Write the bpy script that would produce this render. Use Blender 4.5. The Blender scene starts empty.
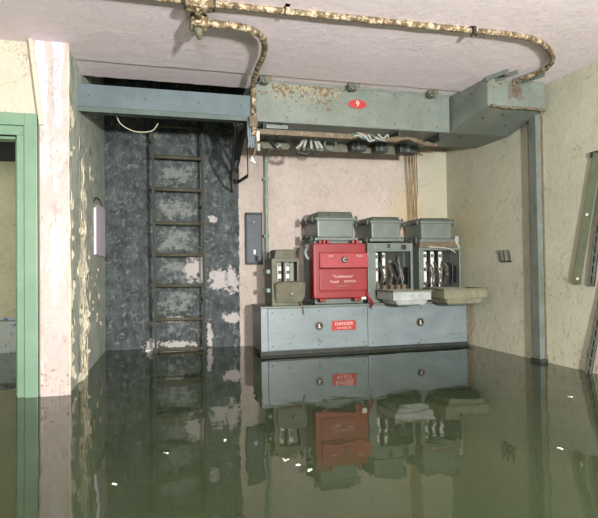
import bpy, bmesh, math, random
from mathutils import Vector, Matrix
random.seed(7)
SC = bpy.context.scene
COL = SC.collection
R = math.radians

# ------------------------------------------------------------------ colours and node helpers
def lin(c):
    return tuple(((v/255)/12.92 if v/255 <= .04045 else ((v/255+.055)/1.055)**2.4) for v in c) + (1.0,)

class NT:
    def __init__(s, name):
        s.m = bpy.data.materials.new(name); s.m.use_nodes = True
        s.t = s.m.node_tree; s.t.nodes.clear()
        s.out = s.t.nodes.new('ShaderNodeOutputMaterial')
        s.b = s.t.nodes.new('ShaderNodeBsdfPrincipled')
        s.t.links.new(s.b.outputs[0], s.out.inputs[0])
        s.tc = s.t.nodes.new('ShaderNodeTexCoord')
        s.P = s.tc.outputs['Object']
        s.sep = None
    def link(s, a, sock):
        if isinstance(a, (int, float)): sock.default_value = a
        elif isinstance(a, tuple): sock.default_value = a
        else: s.t.links.new(a, sock)
    def xyz(s, i):
        if s.sep is None:
            s.sep = s.t.nodes.new('ShaderNodeSeparateXYZ'); s.t.links.new(s.P, s.sep.inputs[0])
        return s.sep.outputs[i]
    def math(s, op, a, b=0.0, clamp=False):
        n = s.t.nodes.new('ShaderNodeMath'); n.operation = op; n.use_clamp = clamp
        s.link(a, n.inputs[0]); s.link(b, n.inputs[1]); return n.outputs[0]
    def noise(s, scale, detail=4, rough=.6, stretch=(1, 1, 1), off=0.0):
        mp = s.t.nodes.new('ShaderNodeMapping'); mp.inputs['Scale'].default_value = stretch
        mp.inputs['Location'].default_value = (off, off*.7, off*1.3)
        s.t.links.new(s.P, mp.inputs[0])
        n = s.t.nodes.new('ShaderNodeTexNoise')
        n.inputs['Scale'].default_value = scale; n.inputs['Detail'].default_value = detail
        n.inputs['Roughness'].default_value = rough
        s.t.links.new(mp.outputs[0], n.inputs['Vector']); return n.outputs[0]
    def step(s, v, lo, hi):
        n = s.t.nodes.new('ShaderNodeMapRange'); n.clamp = True
        s.link(v, n.inputs[0]); n.inputs[1].default_value = lo; n.inputs[2].default_value = hi
        return n.outputs[0]
    def mix(s, f, a, b, mode='MIX'):
        n = s.t.nodes.new('ShaderNodeMix'); n.data_type = 'RGBA'; n.blend_type = mode
        s.link(f, n.inputs[0]); s.link(a, n.inputs[6]); s.link(b, n.inputs[7]); return n.outputs[2]
    def blob(s, c, r):
        # 1 at the centre of an ellipsoid and 0 at its edge; None ignores that axis
        acc = None
        for i in range(3):
            if c[i] is None: continue
            d = s.math('DIVIDE', s.math('SUBTRACT', s.xyz(i), c[i]), r[i])
            d = s.math('MULTIPLY', d, d)
            acc = d if acc is None else s.math('ADD', acc, d)
        return s.math('SUBTRACT', 1.0, s.math('SQRT', acc))
    def boxm(s, axis, lo, hi, soft):
        v = s.xyz(axis)
        return s.math('MULTIPLY', s.step(v, lo-soft, lo+soft), s.math('SUBTRACT', 1.0, s.step(v, hi-soft, hi+soft)))
    def crack(s, c, scale, stretch, width, colour, amount=.6, off=0.0):
        v = s.math('ABSOLUTE', s.math('SUBTRACT', s.noise(scale, 5, .6, stretch, off), .5))
        m = s.math('SUBTRACT', 1.0, s.step(v, width*.4, width))
        gate = s.step(s.noise(scale*.8, 2, .5, off=off+3), .48, .56)
        return s.mix(s.math('MULTIPLY', s.math('MULTIPLY', m, gate), amount), c, lin(colour))
    def maxi(s, L):
        a = L[0]
        for b in L[1:]: a = s.math('MAXIMUM', a, b)
        return a
    def finish(s, colour, rough=.8, bump=None, strength=.3, dist=.01, metal=0.0, spec=None):
        s.link(colour, s.b.inputs['Base Color']); s.link(rough, s.b.inputs['Roughness'])
        s.b.inputs['Metallic'].default_value = metal
        if spec is not None: s.b.inputs['Specular IOR Level'].default_value = spec
        if bump is not None:
            n = s.t.nodes.new('ShaderNodeBump'); n.inputs['Strength'].default_value = strength
            n.inputs['Distance'].default_value = dist
            s.t.links.new(bump, n.inputs['Height']); s.t.links.new(n.outputs[0], s.b.inputs['Normal'])
        return s.m

def paint(name, a, b, dirt=None, amount=.5, scale=8, rough=.5, metal=0.0, bump=.15, fine=60, stretch=(1, 1, 1)):
    """painted or bare surface: two tones mottled together, with worn specks of a third"""
    n = NT(name)
    c = n.mix(n.step(n.noise(scale, 5, .65, stretch), .35, .65), lin(a), lin(b))
    fn = n.noise(fine, 3, .6, stretch, 3.1)
    if dirt:
        w = n.step(n.math('ADD', n.noise(scale*2.3, 6, .75, stretch, 5.7), n.math('MULTIPLY', fn, .25)), .86-amount*.3, .92-amount*.3)
        c = n.mix(w, c, lin(dirt))
    return n.finish(c, rough, fn, bump, .004, metal)

M = {}
M['green_grey'] = paint('grey green enamel', (112, 120, 114), (98, 108, 100), (90, 86, 70), .4, 7, .38)
M['green_grey_dark'] = paint('darker grey green enamel', (86, 94, 84), (72, 80, 70), (60, 56, 44), .45, 9, .5)
M['green_grey_worn'] = paint('worn olive enamel', (104, 108, 92), (86, 86, 70), (120, 92, 66), .6, 14, .6)
M['blue_grey'] = paint('blue grey enamel', (126, 138, 140), (110, 122, 125), (92, 90, 76), .42, 6, .38, stretch=(.45, 1, 1))
M['beam_blue'] = paint('slate blue beam paint', (88, 103, 107), (76, 91, 96), (134, 142, 134), .2, 6, .5)
M['flange'] = paint('pale green flange paint', (78, 94, 88), (66, 82, 76), (60, 70, 66), .3, 9, .5)
M['red'] = paint('red enamel', (138, 30, 36), (124, 25, 30), (92, 48, 42), .3, 9, .4)
M['red_lit'] = paint('worn red enamel with lit tone painted in', (158, 56, 60), (146, 44, 50), (110, 66, 60), .25, 20, .5)  # lighter copy of the red; light on the raised parts is painted in
M['sign_red'] = paint('red sign enamel', (170, 56, 50), (160, 48, 44), (210, 120, 110), .25, 30, .4)
M['white'] = paint('white porcelain', (225, 225, 218), (205, 206, 198), (120, 116, 100), .15, 30, .25)
M['letter_white'] = paint('white lettering paint', (222, 196, 188), (208, 180, 172), rough=.6)
M['letter_pale'] = paint('worn pale lettering paint', (150, 110, 96), (130, 92, 82), rough=.6)
M['black'] = paint('black moulding', (26, 28, 28), (38, 38, 36), (90, 84, 70), .15, 20, .4)
M['dark_iron'] = paint('dark grimy iron', (52, 56, 52), (38, 40, 38), (96, 84, 66), .4, 14, .6)
M['rusty_rail'] = paint('ladder iron', (44, 47, 40), (56, 54, 44), (92, 84, 66), .5, 12, .7)
M['rung'] = paint('rung iron', (84, 84, 68), (70, 68, 54), (110, 92, 66), .5, 14, .7)
M['steel'] = paint('dull galvanised steel', (120, 122, 112), (96, 98, 88), (70, 62, 48), .45, 18, .5, .3)
M['strip_green'] = paint('pale green painted strip', (112, 120, 96), (94, 102, 80), (90, 92, 72), .3, 12, .6)
M['conduit_green'] = paint('pale green conduit paint', (140, 160, 146), (112, 134, 122), (206, 206, 186), .45, 14, .55, stretch=(1, 1, .5))
M['wire'] = paint('ochre wire insulation', (150, 118, 66), (126, 94, 48), (80, 60, 36), .4, 20, .7)
M['pale_wire'] = paint('pale wire', (196, 190, 170), (170, 164, 142), rough=.5)
M['tray_pale'] = paint('pale corroded tray', (165, 170, 168), (140, 146, 138), (112, 108, 88), .45, 10, .5)
M['tray_brown'] = paint('brown stained tray', (132, 130, 108), (108, 106, 84), (92, 76, 56), .5, 12, .6)
M['post'] = paint('dirty steel post', (108, 118, 114), (84, 91, 80), (112, 98, 74), .6, 9, .5, stretch=(1, 1, .5))
M['door_green'] = paint('green door frame gloss', (116, 146, 122), (106, 136, 112), (98, 128, 104), .12, 4, .4)
M['cable_sheath'] = paint('blue grey cable sheath', (118, 134, 140), (90, 104, 108), (60, 60, 52), .4, 18, .55)
M['mess'] = paint('dusty brown lugs', (112, 98, 78), (84, 74, 58), (150, 140, 118), .5, 30, .7)
M['board_dark'] = paint('dark blue grey board', (66, 76, 86), (50, 58, 66), (104, 106, 108), .3, 9, .5)
M['flake'] = paint('curling cream paint', (236, 228, 206), (218, 208, 184), (150, 140, 112), .3, 9, .7)
M['foam'] = paint('white scum', (235, 235, 225), (210, 210, 200), rough=.8)
M['lilac'] = paint('pale lilac paint', (226, 214, 226), (214, 202, 214), (176, 168, 170), .2, 8, .7)
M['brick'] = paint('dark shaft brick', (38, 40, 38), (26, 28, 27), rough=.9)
M['mud'] = paint('silt', (70, 72, 50), (50, 52, 38), rough=.9)

# rust pipe: cream flaking paint over brown rust
n = NT('flaking cream and rust')
f1 = n.noise(26, 6, .78); f2 = n.noise(14, 4, .6, (1, 1, 1), 4.0)
c = n.mix(n.step(f2, .4, .6), lin((98, 80, 56)), lin((66, 56, 38)))
c = n.mix(n.step(f1, .48, .56), c, lin((188, 174, 144)))
c = n.mix(n.step(n.noise(70, 3, .6, off=8), .55, .62), c, lin((120, 96, 68)))
M['rust_pipe'] = n.finish(c, .8, f1, .8, .01)

# duct enamel: flaked speckles towards the left end of its front
def duct_mat(name, flake, rust):
    n = NT(name)
    c = n.mix(n.step(n.noise(5, 5), .35, .65), lin((116, 125, 116)), lin((100, 110, 103)))
    c = n.mix(n.math('MULTIPLY', n.step(n.noise(3, 6, .7, off=3), .5, .7), .4), c, lin((96, 96, 78)))
    sp = n.noise(75, 5, .8)
    x0, x1, z0, z1 = flake
    reg = n.math('MULTIPLY', n.boxm(0, x0, x1, .10), n.step(n.xyz(2), z0, z1))
    c = n.mix(n.step(n.math('ADD', sp, n.math('MULTIPLY', reg, .15)), .63, .67), c, lin((150, 138, 108)))
    c = n.mix(n.step(n.math('ADD', n.noise(36, 3, .6, off=2), n.math('MULTIPLY', reg, .14)), .64, .68), c, lin((100, 80, 52)))
    if rust:
        rb = n.blob(rust, (.10, .3, .10))
        c = n.mix(n.step(n.math('ADD', rb, n.math('MULTIPLY', n.math('SUBTRACT', n.noise(22, 4), .5), 2.6)), .1, .7), c, lin((92, 74, 60)))
    return n.finish(c, .5, sp, .3, .005)
M['duct'] = duct_mat('duct enamel with flaked left end', (-.80, -.12, .10, .30), None)
M['duct_arm'] = duct_mat('duct arm enamel with rust streaks', (-.27, -.12, .18, .30), (-.02, -.5, .22))

# plaster family
def plaster_base(n, a, b, s=1.6):
    c = n.mix(n.step(n.noise(s, 8, .75), .35, .65), lin(a), lin(b))
    d = tuple(v*.84 for v in b)
    c = n.mix(n.math('MULTIPLY', n.step(n.noise(32, 6, .8, (1, 1, .7), 21), .5, .66), .45), c, lin(d))
    return c
def plaster_bump(n):
    return n.math('ADD', n.noise(9, 6, .65), n.math('MULTIPLY', n.noise(45, 4, .6, off=2), .35))

n = NT('back wall plaster, painted dark behind the ladder')
pink = plaster_base(n, (200, 188, 178), (182, 168, 158))
st = n.math('ADD', n.maxi([n.blob((2.75, None, 1.35), (.35, 1, .5)), n.blob((3.05, None, 1.3), (.4, 1, .5))]), n.math('MULTIPLY', n.math('SUBTRACT', n.noise(5, 5), .5), 1.0))
pink = n.mix(n.math('MULTIPLY', n.step(st, .0, .9), .75), pink, lin((196, 170, 118)))
pink = n.mix(n.math('MULTIPLY', n.step(n.noise(24, 5, .7, (1, 1, .6), 8), .55, .66), .6), pink, lin((168, 156, 142)))
pink = n.mix(n.step(n.math('ADD', n.xyz(0), n.math('MULTIPLY', n.noise(4, 6, .7), .4)), 2.65, 3.2), pink, lin((174, 170, 150)))
dn = n.noise(9, 9, .8, (1, 1, .75), off=1)
dark = n.mix(n.step(dn, .40, .60), lin((40, 48, 50)), lin((80, 89, 89)))
dark = n.mix(n.math('MULTIPLY', n.step(n.noise(26, 7, .82, (1, 1, .4), 6), .56, .62), .8), dark, lin((122, 130, 127)))
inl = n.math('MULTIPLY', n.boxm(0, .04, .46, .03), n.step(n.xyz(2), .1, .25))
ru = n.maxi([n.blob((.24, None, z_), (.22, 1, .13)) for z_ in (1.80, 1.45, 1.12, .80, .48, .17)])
dust_rung_shade = n.step(n.math('ADD', n.noise(11, 9, .82, (1, 1, 1.3), 12), n.math('MULTIPLY', n.math('MULTIPLY', inl, n.step(ru, -.1, .5)), .11)), .55, .63)  # pale dust between rungs, held off each rung to paint in its shade
dark = n.mix(n.math('MULTIPLY', dust_rung_shade, .85), dark, lin((132, 136, 132)))
lose = n.maxi([n.blob((.608, None, 1.335), (.06, 1, .06)), n.blob((.40, None, .80), (.11, 1, .16)), n.blob((.66, None, .71), (.13, 1, .15)),
               n.blob((.80, None, .70), (.09, 1, .17)), n.blob((.80, None, .30), (.12, 1, .07)), n.blob((-.02, None, .03), (.1, 1, .09)),
               n.blob((.24, None, .04), (.22, 1, .05)), n.blob((.56, None, .12), (.04, 1, .2)), n.blob((.2, None, .3), (.16, 1, .035)), n.blob((.48, None, .82), (.05, 1, .2))])
lm = n.step(n.math('ADD', lose, n.math('MULTIPLY', n.math('SUBTRACT', n.noise(16, 8, .78, off=9), .5), 3.6)), .26, .31)
dark = n.mix(lm, dark, n.mix(n.noise(8), lin((196, 188, 186)), lin((172, 168, 162))))
edge = n.step(n.math('ADD', n.xyz(0), n.math('MULTIPLY', n.math('SUBTRACT', n.noise(18, 4, off=4), .5), .035)), .871, .876)
c = n.mix(edge, dark, pink)
c = n.crack(c, 5, (1, 1, .8), .008, (112, 104, 98), .45, 4.0)
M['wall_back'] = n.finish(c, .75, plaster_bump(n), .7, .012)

n = NT('right wall plaster')
c = plaster_base(n, (182, 181, 160), (166, 166, 146), 1.2)
c = n.mix(n.math('MULTIPLY', n.step(n.noise(18, 6, .7, (1, 1, .5), 2), .60, .68), .5), c, lin((160, 152, 124)))
st = n.math('ADD', n.blob((None, 4.95, 1.2), (1, .5, .5)), n.math('MULTIPLY', n.math('SUBTRACT', n.noise(6, 5), .5), 1.0))
c = n.mix(n.math('MULTIPLY', n.step(st, .1, .9), .5), c, lin((178, 164, 116)))
lo = n.step(n.math('ADD', n.xyz(2), n.math('MULTIPLY', n.noise(6, 5, off=7), .5)), .35, .75)
c = n.mix(n.math('MULTIPLY', n.math('SUBTRACT', 1.0, lo), .45), c, lin((196, 191, 168)))
cr = n.math('MULTIPLY', n.step(n.noise(30, 5, .7, (1, 1, .4), 14), .58, .62), n.math('SUBTRACT', 1.0, n.step(n.xyz(2), .2, .8)))
c = n.mix(n.math('MULTIPLY', cr, .6), c, lin((120, 112, 84)))
c = n.crack(c, 3.5, (1, 1, .7), .006, (120, 114, 92), .7, 6.0)
M['wall_right'] = n.finish(c, .7, n.math('ADD', plaster_bump(n), n.math('MULTIPLY', n.noise(13, 5, .65, (1, 1, .5), 5), .35)), .55, .009)

n = NT('left wall plaster with peeling stripe')
c = plaster_base(n, (180, 188, 174), (156, 164, 150), 4)
c = n.mix(n.math('MULTIPLY', n.step(n.noise(22, 6, .75, (1, 1, .2), 2), .5, .58), .7), c, lin((200, 204, 194)))
band = n.maxi([n.blob((None, 4.42, .6), (1, .26, 1.5)), n.blob((None, 3.84, 1.2), (1, .09, 9))])
pm = n.step(n.math('ADD', band, n.math('MULTIPLY', n.math('SUBTRACT', n.noise(15, 9, .85, (1, 1, .28), 3), .5), 4.2)), .42, .46)
c = n.mix(pm, c, lin((248, 242, 224)))
c = n.crack(c, 9, (1, 1, .3), .02, (84, 76, 56), .8, 7.0)
c = n.mix(n.step(n.noise(30, 5, .7, (1, 1, .3), 20), .66, .69), c, lin((98, 84, 62)))
M['wall_left'] = n.finish(c, .7, n.math('ADD', plaster_bump(n), n.math('MULTIPLY', pm, .5)), .9, .012)

n = NT('cream plaster of the front wall')
c = plaster_base(n, (198, 190, 172), (186, 178, 160))
c = n.mix(n.math('MULTIPLY', n.step(n.noise(14, 6, .7, off=3), .62, .7), .5), c, lin((176, 164, 144)))
c = n.crack(c, 3, (1, 1, .7), .006, (140, 128, 108), .6, 9.0)
M['wall_cream'] = n.finish(c, .75, plaster_bump(n), .5, .01)

n = NT('pilaster paint, lilac patches peeled over cream')
c = plaster_base(n, (192, 178, 172), (180, 166, 160))
wob = n.math('MULTIPLY', n.math('SUBTRACT', n.noise(7, 5, .6, (1, 1, .6), 2), .5), .10)
xx = n.math('ADD', n.xyz(0), wob)
l1 = n.math('MULTIPLY', n.step(xx, -.728, -.722), n.math('SUBTRACT', 1.0, n.step(xx, -.668, -.662)))
l2 = n.math('MULTIPLY', n.step(xx, -.632, -.626), n.math('SUBTRACT', 1.0, n.step(xx, -.580, -.574)))
lm = n.math('MULTIPLY', n.math('MAXIMUM', l1, l2), n.step(n.xyz(2), 1.72, 1.80))
c = n.mix(lm, c, lin((200, 192, 204)))
pkm = n.step(n.math('ADD', n.noise(6, 5, .65, (1, 1, .3), 7), 0), .52, .56)
c = n.mix(n.math('MULTIPLY', pkm, n.math('SUBTRACT', 1.0, n.step(n.xyz(2), 1.6, 1.75))), c, lin((198, 184, 182)))
sp = n.math('MULTIPLY', n.step(n.noise(34, 3, .5, off=5), .63, .66), n.math('SUBTRACT', 1.0, n.step(n.xyz(2), .12, .22)))
c = n.mix(sp, c, lin((110, 88, 50)))
c = n.crack(c, 5, (1.6, 1, .5), .012, (150, 134, 124), .6, 2.0)
M['pilaster'] = n.finish(c, .7, n.math('ADD', plaster_bump(n), n.math('MULTIPLY', lm, .5)), .5, .01)

n = NT('ceiling paint')
c = plaster_base(n, (232, 219, 223), (222, 209, 214), 1.1)
c = n.mix(n.math('MULTIPLY', n.step(n.noise(3, 6, .65, off=4), .5, .7), .5), c, lin((218, 212, 202)))
bm_ = n.math('ADD', n.noise(6, 8, .72), n.math('MULTIPLY', n.step(n.noise(5, 7, .8, off=2), .53, .56), .22))
M['ceiling'] = n.finish(c, .75, bm_, .55, .012)

n = NT('inner room plaster')
c = plaster_base(n, (168, 168, 138), (150, 150, 122))
c = n.mix(n.math('MULTIPLY', n.step(n.noise(12, 5), .6, .7), .4), c, lin((112, 108, 84)))
M['wall_inner'] = n.finish(c, .8, plaster_bump(n), .4, .01)

n = NT('pale board with blue stains')
c = n.mix(n.noise(5), lin((150, 160, 150)), lin((172, 178, 170)))
c = n.mix(n.step(n.noise(11, 4, off=6), .56, .6), c, lin((72, 108, 150)))
M['blue_board'] = n.finish(c, .6)

# murky flood water
n = NT('murky olive flood water')
mk = n.mix(n.step(n.noise(1.1, 5, .6), .35, .65), lin((44, 53, 35)), lin((54, 62, 41)))
scum = n.step(n.noise(9, 7, .8, (1, 2.2, 1), 3), .66, .72)
mk = n.mix(n.math('MULTIPLY', scum, .35), mk, lin((84, 88, 68)))
w = n.math('ADD', n.noise(1.6, 2, .4, (1, .7, 1)), n.math('MULTIPLY', n.noise(7, 2, .4, (1, 1, 1), 5), .12))
M['water'] = n.finish(mk, .03, w, .16, .05)
n.b.inputs['IOR'].default_value = 1.36

n = NT('work lamp glass')
n.b.inputs['Base Color'].default_value = (1, 1, 1, 1)
n.b.inputs['Emission Color'].default_value = (1, .97, .9, 1); n.b.inputs['Emission Strength'].default_value = 3

# ------------------------------------------------------------------ geometry helpers
def B(): return bmesh.new()
def box(bm, x0, x1, y0, y1, z0, z1, mtx=None):
    vs = [bm.verts.new(Vector(p)) for p in ((x0,y0,z0),(x1,y0,z0),(x1,y1,z0),(x0,y1,z0),(x0,y0,z1),(x1,y0,z1),(x1,y1,z1),(x0,y1,z1))]
    if mtx:
        for v in vs: v.co = mtx @ v.co
    fs = [bm.faces.new([vs[i] for i in q]) for q in ((3,2,1,0),(4,5,6,7),(0,1,5,4),(1,2,6,5),(2,3,7,6),(3,0,4,7))]
    return vs
def rbox(bm, x0, x1, y0, y1, z0, z1, r=.01, tb=0.0, tt=0.0, seg=2):
    """bevelled box; tb / tt draw the bottom / top in by that much"""
    t = bmesh.new(); vs = box(t, x0, x1, y0, y1, z0, z1)
    for i, v in enumerate(vs):
        k = tb if i < 4 else tt
        v.co.x += k if v.co.x < (x0+x1)/2 else -k
        v.co.y += k if v.co.y < (y0+y1)/2 else -k
    if r > 0: bmesh.ops.bevel(t, geom=t.edges[:], offset=r, segments=seg, affect='EDGES', profile=.6)
    me = bpy.data.meshes.new('t'); t.to_mesh(me); t.free(); bm.from_mesh(me); bpy.data.meshes.remove(me)
def prism(bm, pts, axis, a, b):
    """closed outline of 2-D points extruded along an axis from a to b"""
    def P(p, t):
        return {'x': (t, p[0], p[1]), 'y': (p[0], t, p[1]), 'z': (p[0], p[1], t)}[axis]
    A = [bm.verts.new(P(p, a)) for p in pts]; Bv = [bm.verts.new(P(p, b)) for p in pts]
    bm.faces.new(A); bm.faces.new(Bv[::-1]); k = len(pts)
    for i in range(k): bm.faces.new((A[i], Bv[i], Bv[(i+1) % k], A[(i+1) % k]))
    bmesh.ops.recalc_face_normals(bm, faces=bm.faces[:])
def smoothpath(pts, n=8):
    P = [Vector(p) for p in pts]
    if len(P) < 3: return P
    P = [P[0]*2-P[1]] + P + [P[-1]*2-P[-2]]; out = []
    for i in range(1, len(P)-2):
        for k in range(n):
            t = k/n; a, b, c, d = P[i-1:i+3]
            out.append(.5*((2*b)+(c-a)*t+(2*a-5*b+4*c-d)*t*t+(3*b-a-3*c+d)*t**3))
    out.append(P[-2]); return out
def tube(bm, pts, r, seg=10, smooth=True, rj=0.0, cap=True):
    P = smoothpath(pts) if smooth else [Vector(p) for p in pts]
    rings = []; up = Vector((0, 0, 1)); prev = None
    for i, p in enumerate(P):
        d = (P[min(i+1, len(P)-1)]-P[max(i-1, 0)]).normalized()
        if prev is None:
            u = d.cross(up)
            if u.length < .05: u = d.cross(Vector((0, 1, 0)))
            u.normalize()
        else: u = (prev-d*prev.dot(d)).normalized()
        prev = u; v = d.cross(u)
        rr = r*(1+random.uniform(-rj, rj))
        rings.append([bm.verts.new(p+(u*math.cos(a)+v*math.sin(a))*rr) for a in (2*math.pi*k/seg for k in range(seg))])
    for a, b in zip(rings, rings[1:]):
        for k in range(seg): f = bm.faces.new((a[k], a[(k+1) % seg], b[(k+1) % seg], b[k])); f.smooth = True
    if cap: bm.faces.new(rings[0][::-1]); bm.faces.new(rings[-1])
def cyl(bm, p, q, r, seg=12, r2=None):
    p, q = Vector(p), Vector(q); d = (q-p).normalized()
    u = d.cross(Vector((0, 0, 1)));
    if u.length < .05: u = d.cross(Vector((0, 1, 0)))
    u.normalize(); v = d.cross(u); r2 = r if r2 is None else r2
    a = [bm.verts.new(p+(u*math.cos(t)+v*math.sin(t))*r) for t in (2*math.pi*k/seg for k in range(seg))]
    b = [bm.verts.new(q+(u*math.cos(t)+v*math.sin(t))*r2) for t in (2*math.pi*k/seg for k in range(seg))]
    for k in range(seg): f = bm.faces.new((a[k], a[(k+1) % seg], b[(k+1) % seg], b[k])); f.smooth = True
    bm.faces.new(a[::-1]); bm.faces.new(b)
def plate(bm, p, q, width, thick, wdir, holes=0):
    """flat bar from p to q, its width running along wdir"""
    p, q = Vector(p), Vector(q); w = Vector(wdir).normalized(); d = (q-p).normalized()
    t = d.cross(w).normalized(); w = t.cross(d).normalized()
    def quad(a, b, w0, w1):
        vs = [bm.verts.new(a+w*x+t*y) for y in (-thick/2, thick/2) for x in (w0, w1)] + [bm.verts.new(b+w*x+t*y) for y in (-thick/2, thick/2) for x in (w0, w1)]
        for f in ((0,1,3,2),(4,6,7,5),(0,4,5,1),(2,3,7,6),(0,2,6,4),(1,5,7,3)): bm.faces.new([vs[i] for i in f])
    if not holes: quad(p, q, -width/2, width/2)
    else:
        quad(p, q, -width/2, -width*.2); quad(p, q, width*.2, width/2)
        L = (q-p).length
        for i in range(holes+1):
            s = i/holes*(L-.02); quad(p+d*s, p+d*(s+.02), -width*.2, width*.2)
    bmesh.ops.recalc_face_normals(bm, faces=bm.faces[:])
def world_org(o):
    v = Vector((0, 0, 0))
    while o is not None: v += o.location; o = o.parent
    return v
def obj(name, bm, mat, parent=None, label=None, origin=None):
    me = bpy.data.meshes.new(name)
    bmesh.ops.recalc_face_normals(bm, faces=bm.faces[:])
    o = bpy.data.objects.new(name, me); COL.objects.link(o)
    if parent is not None:
        o.parent = parent; off = world_org(parent)
    elif origin == 'base':
        cs = [v.co for v in bm.verts]
        off = Vector(((min(c.x for c in cs)+max(c.x for c in cs))/2, (min(c.y for c in cs)+max(c.y for c in cs))/2, min(c.z for c in cs)))
        o.location = off
    else: off = Vector((0, 0, 0))
    for v in bm.verts: v.co -= off
    bm.to_mesh(me); bm.free(); me.materials.append(M[mat] if isinstance(mat, str) else mat)
    if label: o['label'] = label
    return o
def thing(name, label, cat, loc, group=None):
    o = bpy.data.objects.new(name, None); COL.objects.link(o); o.location = loc
    o.empty_display_size = .1
    o['label'] = label; o['category'] = cat
    if group: o['group'] = group
    return o
def tag(o, label, cat, group=None):
    o['label'] = label; o['category'] = cat
    if group: o['group'] = group
    return o
def struct(name, bm, mat, parent=None):
    o = obj(name, bm, mat, parent)
    if parent is None: o['kind'] = 'structure'
    return o
def text(bm, s, size, cx, y, cz, spacing=1.0, thick=.0012, align='CENTER'):
    cu = bpy.data.curves.new('txt', 'FONT'); cu.body = s; cu.size = size; cu.align_x = align; cu.align_y = 'CENTER'
    cu.extrude = thick; cu.space_character = spacing; cu.offset = 0
    t = bpy.data.objects.new('txt', cu); COL.objects.link(t)
    me = bpy.data.meshes.new_from_object(t.evaluated_get(bpy.context.evaluated_depsgraph_get()))
    me.transform(Matrix.Translation((cx, y, cz)) @ Matrix.Rotation(R(90), 4, 'X'))
    bm.from_mesh(me); bpy.data.objects.remove(t); bpy.data.curves.remove(cu); bpy.data.meshes.remove(me)

H = 2.32
def leftx(y): return -.54+(y-3.822)*.0334
# ------------------------------------------------------------------ the room
b = B(); box(b, -3.6, 3.4, -2.6, 7.4, -.62, -.5); struct('floor', b, 'mud')

# back wall runs at a slight angle: (-.475,5.79) to (3.157,5.33)
def backy(x): return 5.79 - (x+.475)*(.46/3.632)
def slab(bm, P, Q, th, z0, z1):
    P, Q = Vector((*P, 0)), Vector((*Q, 0)); d = (Q-P).normalized(); nn = Vector((-d.y, d.x, 0))*th
    prism(bm, [(P.x, P.y), (Q.x, Q.y), (Q.x+nn.x, Q.y+nn.y), (P.x+nn.x, P.y+nn.y)], 'z', z0, z1)
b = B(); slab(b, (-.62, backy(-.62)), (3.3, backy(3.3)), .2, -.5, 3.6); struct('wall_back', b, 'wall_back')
b = B(); box(b, 3.157, 3.32, -2.6, 5.36, -.5, H+.02); struct('wall_right', b, 'wall_right')
b = B(); slab(b, (-.54, 3.822), (-.473, 5.83), .13, -.5, 3.6); struct('wall_left', b, 'wall_left')
b = B()
box(b, -.849, -.60, 3.83, 3.95, -.5, 1.69); box(b, -3.4, -.60, 3.83, 3.95, 1.69, H+.02); box(b, -3.4, -1.72, 3.83, 3.95, -.5, 1.69)
bmesh.ops.remove_doubles(b, verts=b.verts[:], dist=1e-4)
struct('wall_front', b, 'wall_cream')
b = B(); box(b, -3.6, -3.4, -2.6, 7.2, -.5, H+.02); struct('wall_far_left', b, 'wall_cream')
b = B(); box(b, -3.6, 3.32, -2.8, -2.6, -.5, H+.02); struct('wall_rear', b, 'wall_cream')

# pilaster with a haunch that widens to the ceiling
b = B()
prism(b, [(-.707, -.5), (-.54, -.5), (-.54, H), (-.772, H), (-.772, 2.28), (-.707, 1.74)], 'y', 3.785, 3.94)
bmesh.ops.bevel(b, geom=b.edges[:], offset=.004, segments=2, affect='EDGES')
struct('trim_1', b, 'pilaster')
b = B()
tube(b, [(-.535, 3.80, H), (-.537, 3.80, 1.5), (-.533, 3.80, .8), (-.536, 3.80, -.4)], .012, 8, True, .5)
struct('trim_2', b, 'wall_cream')

b = B(); plate(b, (-.757, 3.777, H), (-.693, 3.777, 1.755), .026, .02, (1, 0, 0)); struct('trim_5', b, 'wall_cream')
# ceiling with the hatch opening and its ragged front edge
b = B()
ix = [-.5 + k*1.3/26 for k in range(27)]
pts = [(x, 4.425+random.uniform(-.008, .008)) for x in ix]
prism(b, [(-3.6, -2.7), (3.3, -2.7), (3.3, 4.425), (.82, 4.43)] + pts[::-1] + [(-.62, 4.42), (-3.6, 4.42)], 'z', H, H+.12)
box(b, .82, 3.3, 4.425, 5.85, H, H+.12); box(b, -3.6, -.62, 4.42, 7.3, H, H+.12)
struct('ceiling', b, 'ceiling')
# thicker skim coat over the front of the ceiling; its edge is the line in front of the hatch
b = B()
prism(b, [(-3.4, -2.6), (3.157, -2.6), (3.157, 4.02)] + [(2.8-k*.2, 4.06+random.uniform(-.008, .008)) for k in range(17)] + [(-.535, 4.06), (-.545, 3.83), (-3.4, 3.83)], 'z', H-.012, H)
struct('trim_3', b, 'ceiling')
b = B()
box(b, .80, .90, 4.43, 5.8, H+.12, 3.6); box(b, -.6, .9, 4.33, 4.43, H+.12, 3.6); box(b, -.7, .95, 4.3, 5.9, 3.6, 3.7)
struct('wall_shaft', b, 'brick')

# room seen through the doorway
b = B(); box(b, -3.4, -.5, 6.02, 6.15, -.5, H); struct('wall_inner_back', b, 'wall_inner')
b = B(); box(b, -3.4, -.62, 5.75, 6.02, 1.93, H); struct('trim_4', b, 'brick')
t = obj('low_board', (lambda q: (box(q, -2.4, -1.30, 5.96, 6.015, -.4, .33), box(q, -2.4, -1.30, 5.94, 6.015, .33, .35), q)[-1])(B()), 'blue_board', origin='base')
tag(t, 'pale low board with blue stains standing in the water, seen through the doorway', 'board')

# flood water
b = B(); b.faces.new([b.verts.new((*p, 0)) for p in ((-3.4, -2.6), (3.157, -2.6), (3.157, 5.33), (-.475, 5.79), (-.54, 5.80), (-.54, 6.02), (-3.4, 6.02))])
t = obj('flood_water', b, 'water'); t['kind'] = 'stuff'; tag(t, 'murky olive green flood water covering the whole floor', 'water')

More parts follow.
